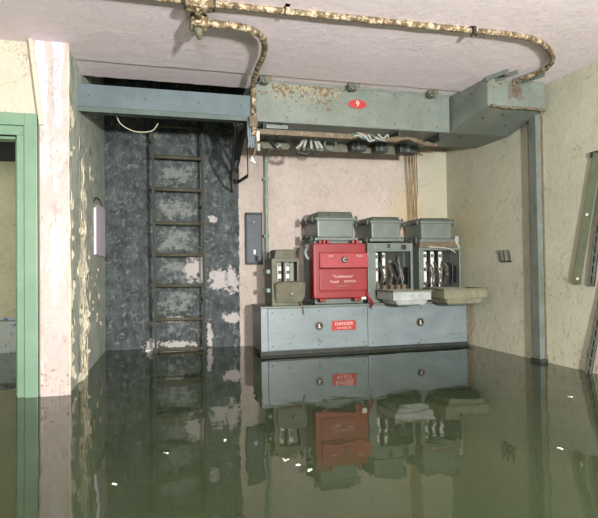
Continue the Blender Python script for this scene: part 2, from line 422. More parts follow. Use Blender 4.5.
# door frame
fr = thing('door_frame', 'pale green painted door frame standing in the water at the left edge', 'door frame', (-1.28, 3.8, 0))
b = B(); rbox(b, -.80, -.722, 3.79, 3.96, -.45, 1.83, .005); rbox(b, -.848, -.80, 3.812, 3.955, -.45, 1.69, .004); obj('jamb', b, 'door_green', fr)
b = B(); rbox(b, -1.84, -1.76, 3.79, 3.96, -.45, 1.83, .005); rbox(b, -1.76, -1.715, 3.812, 3.955, -.45, 1.69, .004); obj('jamb', b, 'door_green', fr)
b = B(); rbox(b, -1.76, -.80, 3.79, 3.96, 1.75, 1.83, .005); rbox(b, -1.76, -.80, 3.812, 3.955, 1.69, 1.75, .004); obj('head', b, 'door_green', fr)
b = B(); rbox(b, -.866, -.848, 3.86, 3.95, -.45, 1.70, .003); rbox(b, -1.715, -1.697, 3.86, 3.95, -.45, 1.70, .003); rbox(b, -1.71, -.85, 3.86, 3.95, 1.672, 1.69, .003)
obj('door_stop', b, 'door_green', fr)

# ------------------------------------------------------------------ beam over the ladder
bt = thing('steel_beam', 'slate blue steel beam spanning the ladder recess under the ceiling hatch', 'beam', (.11, 4.25, 1.98))
b = B()
prism(b, [(4.2, 2.02), (4.2, 2.183), (4.212, 2.183), (4.212, 2.03), (4.30, 2.03), (4.30, 2.02)], 'x', -.532, .757)
obj('web', b, 'beam_blue', bt)
b = B(); prism(b, [(4.205, 1.982), (4.205, 2.02), (4.38, 2.02), (4.38, 2.008), (4.215, 2.008), (4.215, 1.982)], 'x', -.531, .752)
obj('flange', b, 'flange', bt)
b = B(); box(b, -.528, .75, 4.205, 4.36, 2.168, 2.18); obj('top_flange', b, 'beam_blue', bt)
for x in (-.45, -.05, .35, .68):
    b = B(); cyl(b, (x, 4.192, 2.10), (x, 4.204, 2.10), .009, 8); obj('bolt', b, 'flange', bt)

b = B(); tube(b, [(-.30, 4.3, 2.0), (-.29, 4.45, 2.07), (-.25, 4.5, 1.987), (-.17, 4.5, 1.935), (-.09, 4.5, 1.922), (-.0, 4.5, 1.94), (.045, 4.5, 2.0)], .0045, 6)
tag(obj('loose_wire', b, 'pale_wire', origin='base'), 'thin pale wire looping down beneath the slate blue beam', 'wire')

# curling cream paint flakes on the left wall
b = B(); rf = random.Random(11)
def flake(y, z, hy, hz, lift):
    pts = []
    k = 7
    for i in range(k):
        a = 2*math.pi*i/k
        pts.append((y+hy*math.cos(a)*rf.uniform(.6, 1.2), z+hz*math.sin(a)*rf.uniform(.7, 1.2)))
    side = rf.choice((-1, 1))
    def P(q, t): return (leftx(q[0])+.002+t+max(0, side*(q[0]-y)/hy)*lift, q[0], q[1])
    A = [b.verts.new(P(q, .003)) for q in pts]; Cc = [b.verts.new(P(q, 0)) for q in pts]
    b.faces.new(A); b.faces.new(Cc[::-1])
    for i in range(k): b.faces.new((A[i], Cc[i], Cc[(i+1) % k], A[(i+1) % k]))
for k in range(120):
    z = rf.uniform(.0, 1.85); y = 4.40+rf.gauss(0, .09)+.04*math.sin(z*5)
    if rf.random() < max(.12, 1-z*.42): flake(y, z, rf.uniform(.025, .09), rf.uniform(.02, .09), rf.uniform(.004, .03))
for k in range(34): flake(3.93+rf.gauss(0, .04), rf.uniform(.05, 1.9), rf.uniform(.015, .04), rf.uniform(.01, .04), .008)
for k in range(26): flake(rf.uniform(4.6, 5.5), rf.uniform(.05, 1.8), rf.uniform(.01, .035), rf.uniform(.008, .03), .006)
struct('trim_6', b, 'flake')
# ladder
lad = thing('wall_ladder', 'rusty iron ladder fixed to the dark back wall below the hatch', 'ladder', (.24, 5.48, -.4))
for x, dx in ((.006, -.018), (.482, -.006)):
    b = B(); plate(b, (x+.014, 5.48, -.45), (x+dx, 5.48, 3.2), .04, .024, (0, 1, 0))
    r_ = obj('rail', b, 'rusty_rail', lad)
    for z in (.5, 1.45, 2.1):
        b = B(); plate(b, (x, 5.49, z), (x, backy(x)+.01, z), .03, .008, (0, 0, 1)); obj('wall_bracket', b, 'rusty_rail', r_)
for z in (2.85, 2.55, 2.24, 1.93, 1.608, 1.272, .957, .652, .318, .022, -.29):
    b = B(); cyl(b, (.0, 5.48, z+.003), (.49, 5.48, z-.003), .018, 10); cyl(b, (-.012, 5.48, z), (.0, 5.48, z), .024, 8); cyl(b, (.49, 5.48, z), (.502, 5.48, z), .02, 8)
    obj('rung', b, 'rung', lad)

# plate on the left wall
pl = thing('wall_patch', 'tall pale lilac plate hooked on the peeling left wall', 'plate', (-.5, 5.15, .94))
b = B(); prism(b, [(4.98, .95), (5.62, .945), (5.63, 1.40), (5.5, 1.42), (5.1, 1.40), (4.98, 1.36)], 'x', -.51, -.49)
bmesh.ops.transform(b, matrix=Matrix.Translation((-.485+.005, 4.8, 0)) @ Matrix.Rotation(-.0334, 4, 'Z') @ Matrix.Translation((.485, -4.8, 0)), verts=b.verts[:])
obj('panel', b, 'lilac', pl)
b = B(); tube(b, [(-.492, 4.93, 1.40), (-.485, 5.02, 1.45), (-.475, 5.3, 1.46), (-.468, 5.5, 1.40)], .005, 6); obj('hook', b, 'dark_iron', pl)

# ------------------------------------------------------------------ ducts at the ceiling
du = thing('cable_duct', 'long grey green ceiling duct with a flaking left end and numbered red badge', 'duct', (1.66, 4.5, 1.98))
b = B(); rbox(b, .79, 2.53, 4.2, 4.82, 1.983, H-.001, .006); obj('casing', b, 'duct', du)
b = B(); rbox(b, .80, 2.52, 4.194, 4.2, 2.298, 2.318, .002); rbox(b, .80, 2.52, 4.192, 4.2, 1.984, 2.0, .002); obj('edge_strip', b, 'green_grey', du)
bd = B()
ell = [(1.66+.078*math.cos(a), 2.176+.036*math.sin(a)) for a in (2*math.pi*k/28 for k in range(28))]
prism(bd, ell, 'y', 4.190, 4.199); badge = obj('badge', bd, 'sign_red', du, 'oval red enamel badge with the number 9')
bd = B()
for k in range(28):
    a0, a1 = 2*math.pi*k/28, 2*math.pi*(k+1)/28
    for (s0, s1) in ((1.0, 1.09),):
        q = [(1.66+.078*s*math.cos(a), 2.176+.036*s*math.sin(a)) for s, a in ((s0, a0), (s1, a0), (s1, a1), (s0, a1))]
        prism(bd, q, 'y', 4.188, 4.199)
obj('badge_rim', bd, 'letter_pale', badge)
bd = B(); text(bd, '9', .068, 1.66, 4.188, 2.176); obj('number', bd, 'letter_white', badge)
for x in (1.05, 1.3, 2.0, 2.4):
    for z in (2.03, 2.28):
        b = B(); cyl(b, (x, 4.19, z), (x, 4.2, z), .006, 8); obj('screw', b, 'green_grey_dark', du)

ar = thing('duct_arm', 'grey green duct arm turning from the long duct towards the camera at the right wall', 'duct', (2.85, 4.2, 2.0))
b = B()
L = [(3.70, 2.085), (3.70, H-.001), (4.80, H-.001), (4.80, 1.995), (4.2, 1.985)]
x0s = {3.70: 2.572, 4.2: 2.536, 4.80: 2.536}; x1s = {3.70: 3.11, 4.2: 3.135, 4.80: 3.15}
A_ = [b.verts.new((x0s[p[0]], p[0], p[1])) for p in L]; C_ = [b.verts.new((x1s[p[0]], p[0]-(.1 if p[0] == 4.8 else 0), p[1])) for p in L]
b.faces.new(A_); b.faces.new(C_[::-1])
for i in range(5): b.faces.new((A_[i], C_[i], C_[(i+1) % 5], A_[(i+1) % 5]))
bmesh.ops.bevel(b, geom=b.edges[:], offset=.005, segments=2, affect='EDGES')
obj('casing', b, 'duct_arm', ar)
b = B(); tube(b, [(2.60, 3.694, 2.082), (2.75, 3.692, 2.072), (2.95, 3.69, 2.078), (3.10, 3.694, 2.07)], .010, 7, True, .5); obj('seam', b, 'mess', ar)
for (x, y) in ((2.66, 3.9), (2.8, 3.82), (2.7, 4.3), (2.95, 4.0)):
    z = 2.085-(y-3.7)*.2 if y < 4.2 else 1.985
    b = B(); cyl(b, (x, y, z-.008), (x, y, z+.004), .008, 8); obj('rivet', b, 'dark_iron', ar)

# hanger brackets gripping the duct at the ceiling
HG = 'hanger brackets along the top of the ducts'
def hanger(x, y, label, s=1.0, rot=0):
    t = thing('hanger_bracket', label, 'bracket', (x, y, 2.26), HG)
    mt = Matrix.Translation((x, y, 0)) @ Matrix.Rotation(rot, 4, 'Z')
    b = B(); prism(b, [(-.045*s, H), (.045*s, H), (.045*s, H-.022), (.02*s, H-.055), (-.02*s, H-.055), (-.045*s, H-.03)], 'y', -.008, .05)
    b.transform(mt); obj('clip', b, 'green_grey_worn', t)
    b = B(); plate(b, (-.06*s, -.02, H-.07), (.0, -.01, H-.004), .022, .008, (0, 1, 0)); b.transform(mt); obj('strap', b, 'green_grey_dark', t)
    b = B(); cyl(b, (0, -.03, H-.035), (0, .0, H-.035), .014, 6); cyl(b, (.0, -.045, H-.035), (0, -.03, H-.035), .007, 6); b.transform(mt); obj('bolt', b, 'steel', t)
hanger(.86, 4.11, 'steel hanger bracket at the left end of the long duct beside the rusty pipe')
hanger(1.60, 4.10, 'steel hanger bracket above the red badge of the long duct', 1.1)
hanger(2.33, 4.12, 'steel hanger bracket at the right end of the long duct')
def channel(x0, x1, y0, y1, label):
    t = thing('channel_hanger', label, 'channel', ((x0+x1)/2, (y0+y1)/2, 2.29), HG)
    b = B(); plate(b, (x0, y0, 2.312), (x1, y1, 2.312), .09, .006, (1, 0, 0)); obj('flat', b, 'green_grey_dark', t)
    for s in (-1, 1):
        b = B(); plate(b, (x0+s*.043, y0, 2.293), (x1+s*.043, y1, 2.293), .04, .006, (0, 0, 1)); obj('lip', b, 'green_grey', t)
    b = B(); cyl(b, ((x0+x1)/2, (y0*.8+y1*.2), 2.27), ((x0+x1)/2, (y0*.8+y1*.2), 2.31), .018, 8); obj('bolt', b, 'mess', t)
channel(2.66, 2.60, 3.50, 3.70, 'short steel channel with rusty bolt at the front left of the duct arm')
channel(2.90, 2.84, 3.50, 3.70, 'short steel channel under the end of the rusty pipe on the duct arm')

# tray hung beneath the long duct, with fittings
tr = thing('hanging_tray', 'grimy steel tray slung beneath the long ceiling duct', 'tray', (1.6, 4.5, 1.89))
b = B(); prism(b, [(4.215, 1.888), (4.215, 1.928), (4.225, 1.928), (4.225, 1.90), (4.27, 1.90), (4.27, 1.888)], 'x', .80, 1.62); obj('front_rail', b, 'mess', tr)
b = B(); tube(b, [(1.55, 4.24, 1.905), (1.75, 4.23, 1.93), (1.95, 4.25, 1.905), (2.15, 4.24, 1.925), (2.3, 4.28, 1.90), (2.48, 4.34, 1.905)], .02, 8, True, .35); obj('cable', b, 'mess', tr)
b = B(); box(b, .83, 2.50, 4.79, 4.81, 1.905, 1.984); obj('back_plate', b, 'green_grey_worn', tr)
for x in (.86, 1.02, 2.05, 2.44):
    b = B(); box(b, x, x+.018, 4.23, 4.5, 1.925, 1.984); obj('hanger', b, 'dark_iron', tr)
b = B(); rbox(b, .88, 1.06, 4.20, 4.24, 1.935, 1.965, .003); obj('slot_plate', b, 'green_grey', tr)
for k, x in enumerate((.93, 1.10)):
    t = thing('angle_bracket', ('dark angle bracket under the left end of the hanging tray', 'dark angle bracket second from the left under the hanging tray')[k], 'bracket', (x, 4.45, 1.82), 'angle brackets under the duct')
    b = B(); plate(b, (x-.03, 4.35, 1.92), (x+.08, 4.45, 1.83), .05, .01, (0, 1, 0)); obj('arm', b, 'black', t)
    b = B(); plate(b, (x+.08, 4.45, 1.83), (x+.12, 4.45, 1.86), .05, .01, (0, 1, 0)); obj('toe', b, 'tray_pale', t)
gl = thing('gland_cluster', 'fan of pale cable glands hanging below the long duct', 'cable glands', (1.33, 4.45, 1.78))
for k, (dx, w) in enumerate(((-.11, .05), (-.07, .03), (0, 0), (.06, -.03), (.10, -.05))):
    b = B(); cyl(b, (1.33+dx, 4.45, 1.84+abs(dx)*.1), (1.33+dx*.55, 4.47, 1.93), .011, 8, .015); obj('gland', b, 'tray_pale', gl)
b = B(); tube(b, [(1.20, 4.45, 1.81), (1.27, 4.43, 1.79), (1.33, 4.45, 1.815)], .016, 8, True, .3); obj('clamp', b, 'dark_iron', gl)
rg = B()
for k in range(16):
    a0, a1 = 2*math.pi*k/16, 2*math.pi*(k+1)/16
    prism(rg, [(1.50+r*math.cos(a), 1.89+r*math.sin(a)) for r, a in ((.045, a0), (.06, a0), (.06, a1), (.045, a1))], 'y', 4.44, 4.47)
tag(obj('ring_clamp', rg, 'green_grey_dark', origin='base'), 'dark ring clamp beneath the duct right of the pale glands', 'clamp')
cb = thing('cable_tangle', 'crumpled pale cable lashings below the duct right of the red badge', 'cables', (1.75, 4.3, 1.85))
for k in range(9):
    x = 1.60+k*.032
    b = B(); tube(b, [(x, 4.22+random.uniform(-.01, .01), 1.93+random.uniform(-.02, .02)), (x+.04, 4.21, 1.90+random.uniform(-.03, .03)), (x+.09, 4.23, 1.92+random.uniform(-.03, .03)), (x+.11, 4.25, 1.90)], .008, 6)
    obj('strand', b, 'tray_pale' if k % 3 else 'flange', cb)
for k, (x, w) in enumerate(((1.78, .16), (2.02, .14), (2.27, .20))):
    t = thing('cable_shoe', ('dark cable shoe under the duct, leftmost of three in the row', 'dark cable shoe under the duct, middle of three in the row', 'dark cable shoe under the duct above the ochre wires')[k], 'cable shoe', (x+w/2, 4.7, 1.84), 'cable shoes under the duct')
    b = B(); rbox(b, x, x+w, 4.66, 4.78, 1.90, 1.984, .01, .008); obj('body', b, 'dark_iron', t)
    b = B(); rbox(b, x+w*.3, x+w*.5, 4.645, 4.66, 1.905, 1.97, .003); obj('rib', b, 'flange', t)

# ochre wires from the duct to the rear units
wr = thing('wire_bundle', 'bundle of ochre wires running down the back wall from the duct', 'wires', (2.74, 5.33, 1.3))
for k in range(8):
    x = 2.672+k*.0195; b = B(); y = 5.345
    tube(b, [(x, 5.0, 1.99), (x, 5.33, 2.06)] + [(x+random.uniform(-.008, .008)-(.0 if k > 4 else 0)+(k-4)*-.001*j, y, 2.0-j*.17) for j in range(1, 4)] + [(x*.8+2.73*.2, 5.32, 1.30)], .0036, 6)
    obj('wire', b, 'wire', wr)

# ------------------------------------------------------------------ pipes
mp = thing('main_pipe', 'long rusty flaking pipe crossing the ceiling and curling onto the duct arm', 'pipe', (1.2, 2.96, 2.25))
b = B(); tube(b, [(-3.3, 3.02, 2.291), (-1, 3.01, 2.291), (.4, 2.995, 2.29), (1.2, 2.975, 2.29), (1.9, 2.955, 2.29), (2.30, 2.95, 2.288), (2.52, 3.01, 2.285), (2.74, 3.175, 2.278), (2.82, 3.32, 2.27), (2.83, 3.46, 2.268), (2.80, 3.60, 2.27), (2.80, 3.72, 2.268)], .0185, 12, True, .06)
obj('tube', b, 'rust_pipe', mp)
for x in (-.9, .75, 1.94):
    b = B(); plate(b, (x, 2.93, 2.312), (x, 2.99, 2.312), .03, .008, (1, 0, 0)); cyl(b, (x-.012, 2.96, 2.28), (x+.012, 2.96, 2.28), .024, 12); obj('saddle', b, 'rust_pipe', mp)
b = B(); cyl(b, (1.94, 2.90, 2.24), (1.95, 2.93, 2.30), .012, 8); obj('stub', b, 'dark_iron', mp)
bp = thing('branch_pipe', 'short rusty branch pipe bending from the ceiling fitting down beside the duct', 'pipe', (.5, 3.3, 2.2))
b = B(); tube(b, [(.27, 3.17, 2.25), (.36, 3.155, 2.25), (.509, 3.16, 2.25), (.617, 3.21, 2.25), (.69, 3.33, 2.25), (.727, 3.54, 2.25), (.735, 3.82, 2.25), (.757, 4.09, 2.245), (.775, 4.17, 2.19), (.775, 4.175, 2.0), (.775, 4.175, 1.86)], .021, 12, True, .08)
obj('tube', b, 'rust_pipe', bp)
b = B(); cyl(b, (.244, 2.95, 2.255), (.256, 3.10, 2.25), .021, 10); obj('neck', b, 'rust_pipe', bp)
ft = thing('pipe_fitting', 'corroded pipe tee and elbow under the rusty ceiling pipe', 'pipe fitting', (.255, 3.05, 2.2))
b = B(); rbox(b, .175, .33, 2.93, 3.01, 2.235, 2.31, .012); obj('tee', b, 'rust_pipe', ft)
for x in (.17, .325):
    b = B(); cyl(b, (x, 2.97, 2.275), (x+.015, 2.97, 2.275), .042, 12); obj('collar', b, 'dark_iron', ft)
b = B(); rbox(b, .215, .315, 3.11, 3.22, 2.215, 2.285, .015); obj('elbow', b, 'rust_pipe', ft)
b = B(); cyl(b, (.262, 3.17, 2.235), (.275, 3.20, 2.165), .034, 12, .012); obj('plug', b, 'green_grey_worn', ft)
b = B(); cyl(b, (.255, 3.085, 2.25), (.257, 3.115, 2.25), .032, 12); obj('nut', b, 'rust_pipe', ft)

# cables and stays at the left end of the duct
cc = thing('cable_drop', 'blue grey cables and white insulators hanging at the left end of the duct', 'cables', (.77, 4.2, 1.65))
for k in range(4):
    x = .735+k*.016
    b = B(); tube(b, [(x, 4.2, 1.99), (x-.004, 4.19, 1.9), (x+.003, 4.2, 1.82), (x+.01*k, 4.21, 1.77)], .0085, 8); obj('cable', b, 'cable_sheath', cc)
b = B(); tube(b, [(.785, 4.19, 1.93), (.793, 4.18, 1.84), (.79, 4.19, 1.76), (.775, 4.19, 1.71), (.765, 4.2, 1.65)], .010, 8, True, .2); obj('cable', b, 'mess', cc)
b = B(); rbox(b, .795, .82, 4.17, 4.20, 1.82, 1.90, .008); obj('insulator', b, 'white', cc)
b = B(); rbox(b, .80, .825, 4.17, 4.20, 1.74, 1.80, .010); obj('insulator', b, 'tray_pale', cc)
b = B(); prism(b, [(.76, 1.70), (.79, 1.64), (.745, 1.66)], 'y', 4.18, 4.2); obj('torn_end', b, 'white', cc)
b = B(); rbox(b, .735, .80, 4.15, 4.215, 1.925, 2.01, .006); obj('clamp_block', b, 'mess', cc)
sy = thing('wall_stay', 'pair of dark stays running back from the beam end to the wall', 'stay', (.8, 4.9, 1.7))
for dx, dz in ((0, 0), (.05, .03)):
    b = B(); plate(b, (.70+dx, 4.33, 2.0+dz), (.80+dx, backy(.8)-.03, 1.79+dz), .035, .012, (0, 0, 1)); obj('bar', b, 'dark_iron', sy)
b = B(); prism(b, [(4.30, 1.995), (5.0, 1.995), (5.2, 1.86), (4.75, 1.78)], 'x', .735, .747); obj('gusset', b, 'dark_iron', sy)
b = B(); tube(b, [(.66, 4.35, 1.99), (.68, 4.7, 1.80), (.74, 5.2, 1.66), (.80, backy(.8)-.02, 1.62)], .012, 8); obj('hose', b, 'black', sy)
b = B(); rbox(b, .78, .87, backy(.87)-.07, backy(.78)+.01, 1.74, 1.84, .006); obj('foot_plate', b, 'rusty_rail', sy)
b = B(); plate(b, (.74, 4.3, 1.98), (.84, 4.85, 1.66), .03, .01, (0, 0, 1)); obj('brace', b, 'dark_iron', sy)
b = B(); plate(b, (.84, 4.85, 1.66), (.86, backy(.86)-.01, 1.72), .03, .01, (0, 0, 1)); obj('brace', b, 'dark_iron', sy)

# board on the back wall
wb = thing('switch_board', 'narrow dark blue grey board fixed to the pink back wall', 'board', (1.02, 5.57, .86))
b = B(); rbox(b, .935, 1.105, 5.555, 5.63, .86, 1.395, .006); obj('panel', b, 'board_dark', wb)
b = B(); rbox(b, .93, 1.11, 5.549, 5.557, 1.375, 1.40, .003); rbox(b, .93, 1.11, 5.549, 5.557, .855, .875, .003); rbox(b, .93, .945, 5.549, 5.557, .86, 1.4, .003); rbox(b, 1.095, 1.11, 5.549, 5.557, .86, 1.4, .003); obj('frame', b, 'dark_iron', wb)
b = B(); rbox(b, 1.01, 1.035, 5.543, 5.556, .96, 1.01, .005); obj('button', b, 'white', wb)
b = B(); cyl(b, (1.02, 5.545, 1.3), (1.02, 5.557, 1.3), .01, 8); obj('screw', b, 'steel', wb)

cd = thing('vertical_conduit', 'pale green conduit pipe running down the pink wall behind the switchgear', 'conduit', (1.15, 5.5, .47))
b = B(); tube(b, [(1.152, 4.97, 1.97), (1.15, 5.3, 2.02), (1.148, 5.47, 2.0), (1.147, 5.5, 1.9), (1.145, 5.5, 1.2), (1.14, 5.5, .44)], .017, 10, True, .05); obj('tube', b, 'conduit_green', cd)
for z in (1.75, 1.15, .8):
    b = B(); rbox(b, 1.115, 1.175, 5.495, backy(1.15)+.01, z-.015, z+.015, .004); obj('saddle', b, 'conduit_green', cd)

# ------------------------------------------------------------------ long cabinet
cbn = thing('busbar_cabinet', 'long low blue grey steel cabinet under the switchgear at the waterline', 'cabinet', (2.05, 5.1, .03))
X0, X1 = .955, 3.14
b = B(); rbox(b, X0, X1, 4.885, 5.34, .04, .448, .004); obj('body', b, 'green_grey', cbn)
b = B(); rbox(b, X0-.005, 1.013, 4.868, 4.886, .045, .455, .003); obj('end_flange', b, 'blue_grey', cbn)
for (a, c_, z0) in ((1.016, 2.000, .05), (2.006, X1-.005, .04)):
    b = B(); rbox(b, a, c_, 4.868, 4.886, z0, .435, .004); q = obj('cover', b, 'blue_grey', cbn)
    for x in (a+.04, (a+c_)/2, c_-.04):
        for z in (z0+.04, .40):
            b = B(); cyl(b, (x, 4.862, z), (x, 4.869, z), .008, 8); obj('screw', b, 'green_grey_dark', q)
b = B(); rbox(b, X0-.01, X1, 4.862, 5.345, .440, .458, .004); obj('top_plate', b, 'green_grey', cbn)
b = B(); rbox(b, X0, X1, 4.93, 4.96, -.05, .042, .003); obj('gap_shade_strip', b, 'dark_iron', cbn)  # dark strip standing in for the shaded gap under the cabinet
for x in (1.1, 2.0, 2.95):
    b = B(); rbox(b, x, x+.12, 4.95, 5.30, -.5, .045, .003); obj('foot', b, 'dark_iron', cbn)
b = B(); rbox(b, 3.085, 3.139, 4.862, 4.869, .045, .42, .003); obj('rust_edge', b, 'mess', cbn)
for x, z, s in ((1.507, .262, 1), (2.561, .258, 1)):
    b = B(); cyl(b, (x, 4.863, z), (x, 4.869, z), .046, 24); e_ = obj('emblem', b, 'steel', cbn, 'round maker emblem')
    b = B(); cyl(b, (x, 4.860, z), (x, 4.864, z), .036, 24); obj('emblem_disc', b, 'black', e_)
    b = B(); prism(b, [(x-.008, z+.020), (x+.004, z+.020), (x+.004, z-.008), (x+.016, z-.010), (x+.012, z-.020), (x-.008, z-.020)], 'y', 4.857, 4.861); obj('emblem_mark', b, 'letter_white', e_)
b = B(); rbox(b, 1.632, 1.878, 4.861, 4.869, .212, .305, .002); sg = obj('danger_sign', b, 'sign_red', cbn, 'small red danger sign with white lettering')
b = B(); text(b, 'DANGER', .044, 1.755, 4.8595, .274, 1.05); obj('lettering', b, 'letter_white', sg)
b = B(); text(b, '415 VOLTS', .028, 1.755, 4.8595, .234, 1.1); obj('lettering', b, 'letter_white', sg)

# ------------------------------------------------------------------ switchgear units
def pot(t, x0, x1, y0, y1, z0, z1, dome, m='green_grey', lip=.018):
    b = B(); rbox(b, x0, x1, y0, y1, z0, z1, .018, .006, 0, 3); p = obj('pot', b, m, t)
    b = B(); rbox(b, x0-lip*.6, x1+lip*.6, y0-lip*.6, y1+lip*.6, z1-.012, z1+.014, .006); obj('rim', b, m, p)
    b = B(); rbox(b, x0-lip, x1+lip, y0-lip, y1+lip, z0-.03, z0, .006); obj('flange', b, m, p)
    b = B(); rbox(b, x0+.004, x1-.004, y0, y1, z1+.012, z1+.012+dome, .014, 0, .016, 3); obj('lid', b, 'green_grey_dark', p)
    for (lx, ly, lz) in ((x0-lip-.012, y0+.02, z1), (x1+lip+.002, y0+.03, z1), (x0-lip-.012, y0+.05, z0-.015), (x1+lip+.002, y0+.04, z0-.015), (x0-lip-.02, y1-.08, z1-.005), (x0-lip-.02, y1-.08, z0-.02), (x1+lip+.01, y1-.05, z1)):
        b = B(); cyl(b, (lx, ly, lz-.026), (lx, ly, lz+.026), .016, 8); cyl(b, (lx, ly, lz-.036), (lx, ly, lz+.036), .008, 6); obj('lug', b, 'green_grey_dark', p)
def shell(t, x0, x1, y0, y1, z0, z1, fl, fr_, fb, ftp, m='green_grey', depth=.22):
    """open fronted housing: walls, back and a front frame round the opening"""
    b = B()
    box(b, x0, x0+.012, y0, y1, z0, z1); box(b, x1-.012, x1, y0, y1, z0, z1)
    box(b, x0+.012, x1-.012, y0, y1, z1-.012, z1); box(b, x0+.012, x1-.012, y0, y1, z0, z0+.012)
    box(b, x0+.012, x1-.012, y0+depth, y1, z0+.012, z1-.012)
    rbox(b, x0, x0+fl, y0-.012, y0, z0, z1, .003); rbox(b, x1-fr_, x1, y0-.012, y0, z0, z1, .003)
    rbox(b, x0+fl, x1-fr_, y0-.012, y0, z1-ftp, z1, .003); rbox(b, x0+fl, x1-fr_, y0-.012, y0, z0, z0+fb, .003)
    return obj('housing', b, m, t)
def fuse(t, x, y, z0, z1, w, white=True):
    b = B(); rbox(b, x-w/2, x+w/2, y, y+.05, z0, z1, .008); f = obj('fuse_carrier', b, 'white' if white else 'dark_iron', t)
    h = z1-z0
    for zz in (z0+h*.1, z0+h*.5, z1-h*.12):
        b = B(); rbox(b, x-w*.32, x+w*.32, y-.028, y+.002, zz-.016, zz+.016, .004); obj('clip', b, 'mess' if zz < z1-h*.3 else 'steel', f)
    b = B(); tube(b, [(x, y-.01, z0+.02), (x+w*.35, y-.03, z0-.03), (x+w*.5, y-.02, z0-.06)], .006, 6); obj('lead', b, 'dark_iron', f)
def guts(t, x0, x1, y, z0, z1, seed):
    rnd = random.Random(seed)
    b = B(); box(b, x0, x1, y+.125, y+.14, z0, z1); box(b, x1-.006, x1, y+.01, y+.13, z0+.1, z1-.15); obj('back_panel', b, 'dark_iron', t)
    for k in range(7):
        xa = rnd.uniform(x0+.05, x1-.06); b = B()
        tube(b, [(xa, y+.06, z1-rnd.uniform(.02, .14)), (xa+rnd.uniform(0, .07), y+.02, (z0+z1)/2+rnd.uniform(-.06, .06)), (xa+rnd.uniform(-.02, .06), y+.04, z0+rnd.uniform(.02, .1))], .009, 6)
        obj('cable', b, ('mess', 'dark_iron', 'steel', 'black')[k % 4], t)
def divider(t, x, y0, y1, z0, z1):
    b = B(); box(b, x-.007, x+.007, y0, y1, z0, z1); obj('divider', b, 'black', t)
def knife(t, x, y, z0, z1):
    b = B(); plate(b, (x, y, z0), (x+.045, y-.03, (z0+z1)/2), .022, .006, (1, 0, 0)); plate(b, (x+.045, y-.03, (z0+z1)/2), (x+.01, y, z1), .022, .006, (1, 0, 0)); q = obj('switch_blade', b, 'dark_iron', t)
    b = B(); cyl(b, (x+.045, y-.045, (z0+z1)/2), (x+.045, y-.015, (z0+z1)/2), .012, 8); obj('pivot', b, 'steel', q)

# small fuse switch at the left
u1 = thing('small_fuse_switch', 'small grey green fuse switch with two white fuses at the left of the cabinet top', 'switch', (1.2, 5.1, .458))
shell(u1, 1.07, 1.335, 4.94, 5.27, .459, .90, .05, .02, .05, .03, 'green_grey_worn', .12)
b = B(); rbox(b, 1.10, 1.315, 4.96, 5.25, .895, .99, .012, 0, .02); obj('cap', b, 'green_grey_worn', u1)
b = B(); rbox(b, 1.08, 1.33, 4.93, 5.275, .885, .905, .004); obj('rim', b, 'green_grey_dark', u1)
for x in (1.155, 1.235): fuse(u1, x, 4.98, .68, .865, .04)
divider(u1, 1.195, 4.945, 5.05, .6, .87); 
b = B(); rbox(b, 1.26, 1.30, 4.99, 5.05, .62, .865, .006); obj('terminal_block', b, 'green_grey', u1)
for z in (.60, .78):
    b = B(); rbox(b, 1.035, 1.075, 5.0, 5.2, z-.02, z+.02, .008); obj('hinge', b, 'conduit_green', u1)
b = B(); rbox(b, 1.045, 1.075, 4.96, 5.02, .90, .96, .01); cyl(b, (1.33, 4.98, .94), (1.345, 4.98, 1.0), .014, 8); obj('latch', b, 'dark_iron', u1)
b = B(); prism(b, [(1.085, .680), (1.10, .50), (1.345, .497), (1.372, .55), (1.372, .688), (1.30, .70), (1.15, .696)], 'y', -.05, -.0)
b.transform(Matrix.Translation((0, 4.93, .50)) @ Matrix.Rotation(R(14), 4, 'X') @ Matrix.Translation((0, 0, -.50)))
bmesh.ops.bevel(b, geom=b.edges[:], offset=.008, segments=2, affect='EDGES')
ld = obj('lid', b, 'green_grey_worn', u1, 'dished front lid hanging open')
b = B(); cyl(b, (1.235, 4.83, .575), (1.235, 4.86, .575), .014, 10); obj('catch', b, 'steel', ld)
b = B(); tube(b, [(1.32, 4.86, .5), (1.345, 4.855, .45), (1.35, 4.856, .41), (1.355, 4.857, .375)], .007, 6); obj('earth_strap', b, 'mess', u1)

# main red switch
u2 = thing('red_switch_fuse', 'bright red switch box on a tall grey green pot unit, centre of the row', 'switch', (1.72, 5.1, .458))
b = B(); rbox(b, 1.49, 1.985, 4.93, 5.33, .459, 1.075, .012, 0, 0); obj('housing', b, 'green_grey', u2)
pot(u2, 1.515, 1.895, 4.92, 5.33, 1.10, 1.28, .062, 'green_grey', .028)
b = B(); rbox(b, 1.43, 1.50, 5.0, 5.1, .97, 1.04, .012); tube(b, [(1.44, 5.0, 1.0), (1.41, 4.97, .96), (1.43, 4.95, .90), (1.47, 4.95, .93)], .014, 8); obj('side_lug', b, 'tray_pale', u2)
for x, z in ((1.475, 1.12), (1.475, 1.26)):
    b = B(); rbox(b, 1.45, 1.50, 5.1, 5.2, z-.022, z+.02, .01); obj('side_lug', b, 'dark_iron', u2)
b = B()
rbox(b, 1.435, 1.955, 4.775, 4.93, .52, 1.04, .014, 0, 0, 3)
redb = obj('red_case', b, 'red', u2, 'bright red front case')
b = B()
prism(b, [(4.775, .955), (4.745, .945), (4.732, .812), (4.775, .800)], 'x', 1.485, 1.962)
bmesh.ops.bevel(b, geom=b.edges[:], offset=.004, segments=2, affect='EDGES'); obj('raised_band', b, 'red_lit', redb, 'worn red band with lit tone painted in')
b = B(); rbox(b, 1.485, 1.955, 4.758, 4.778, .595, .80, .006); obj('front_plate', b, 'red', redb)
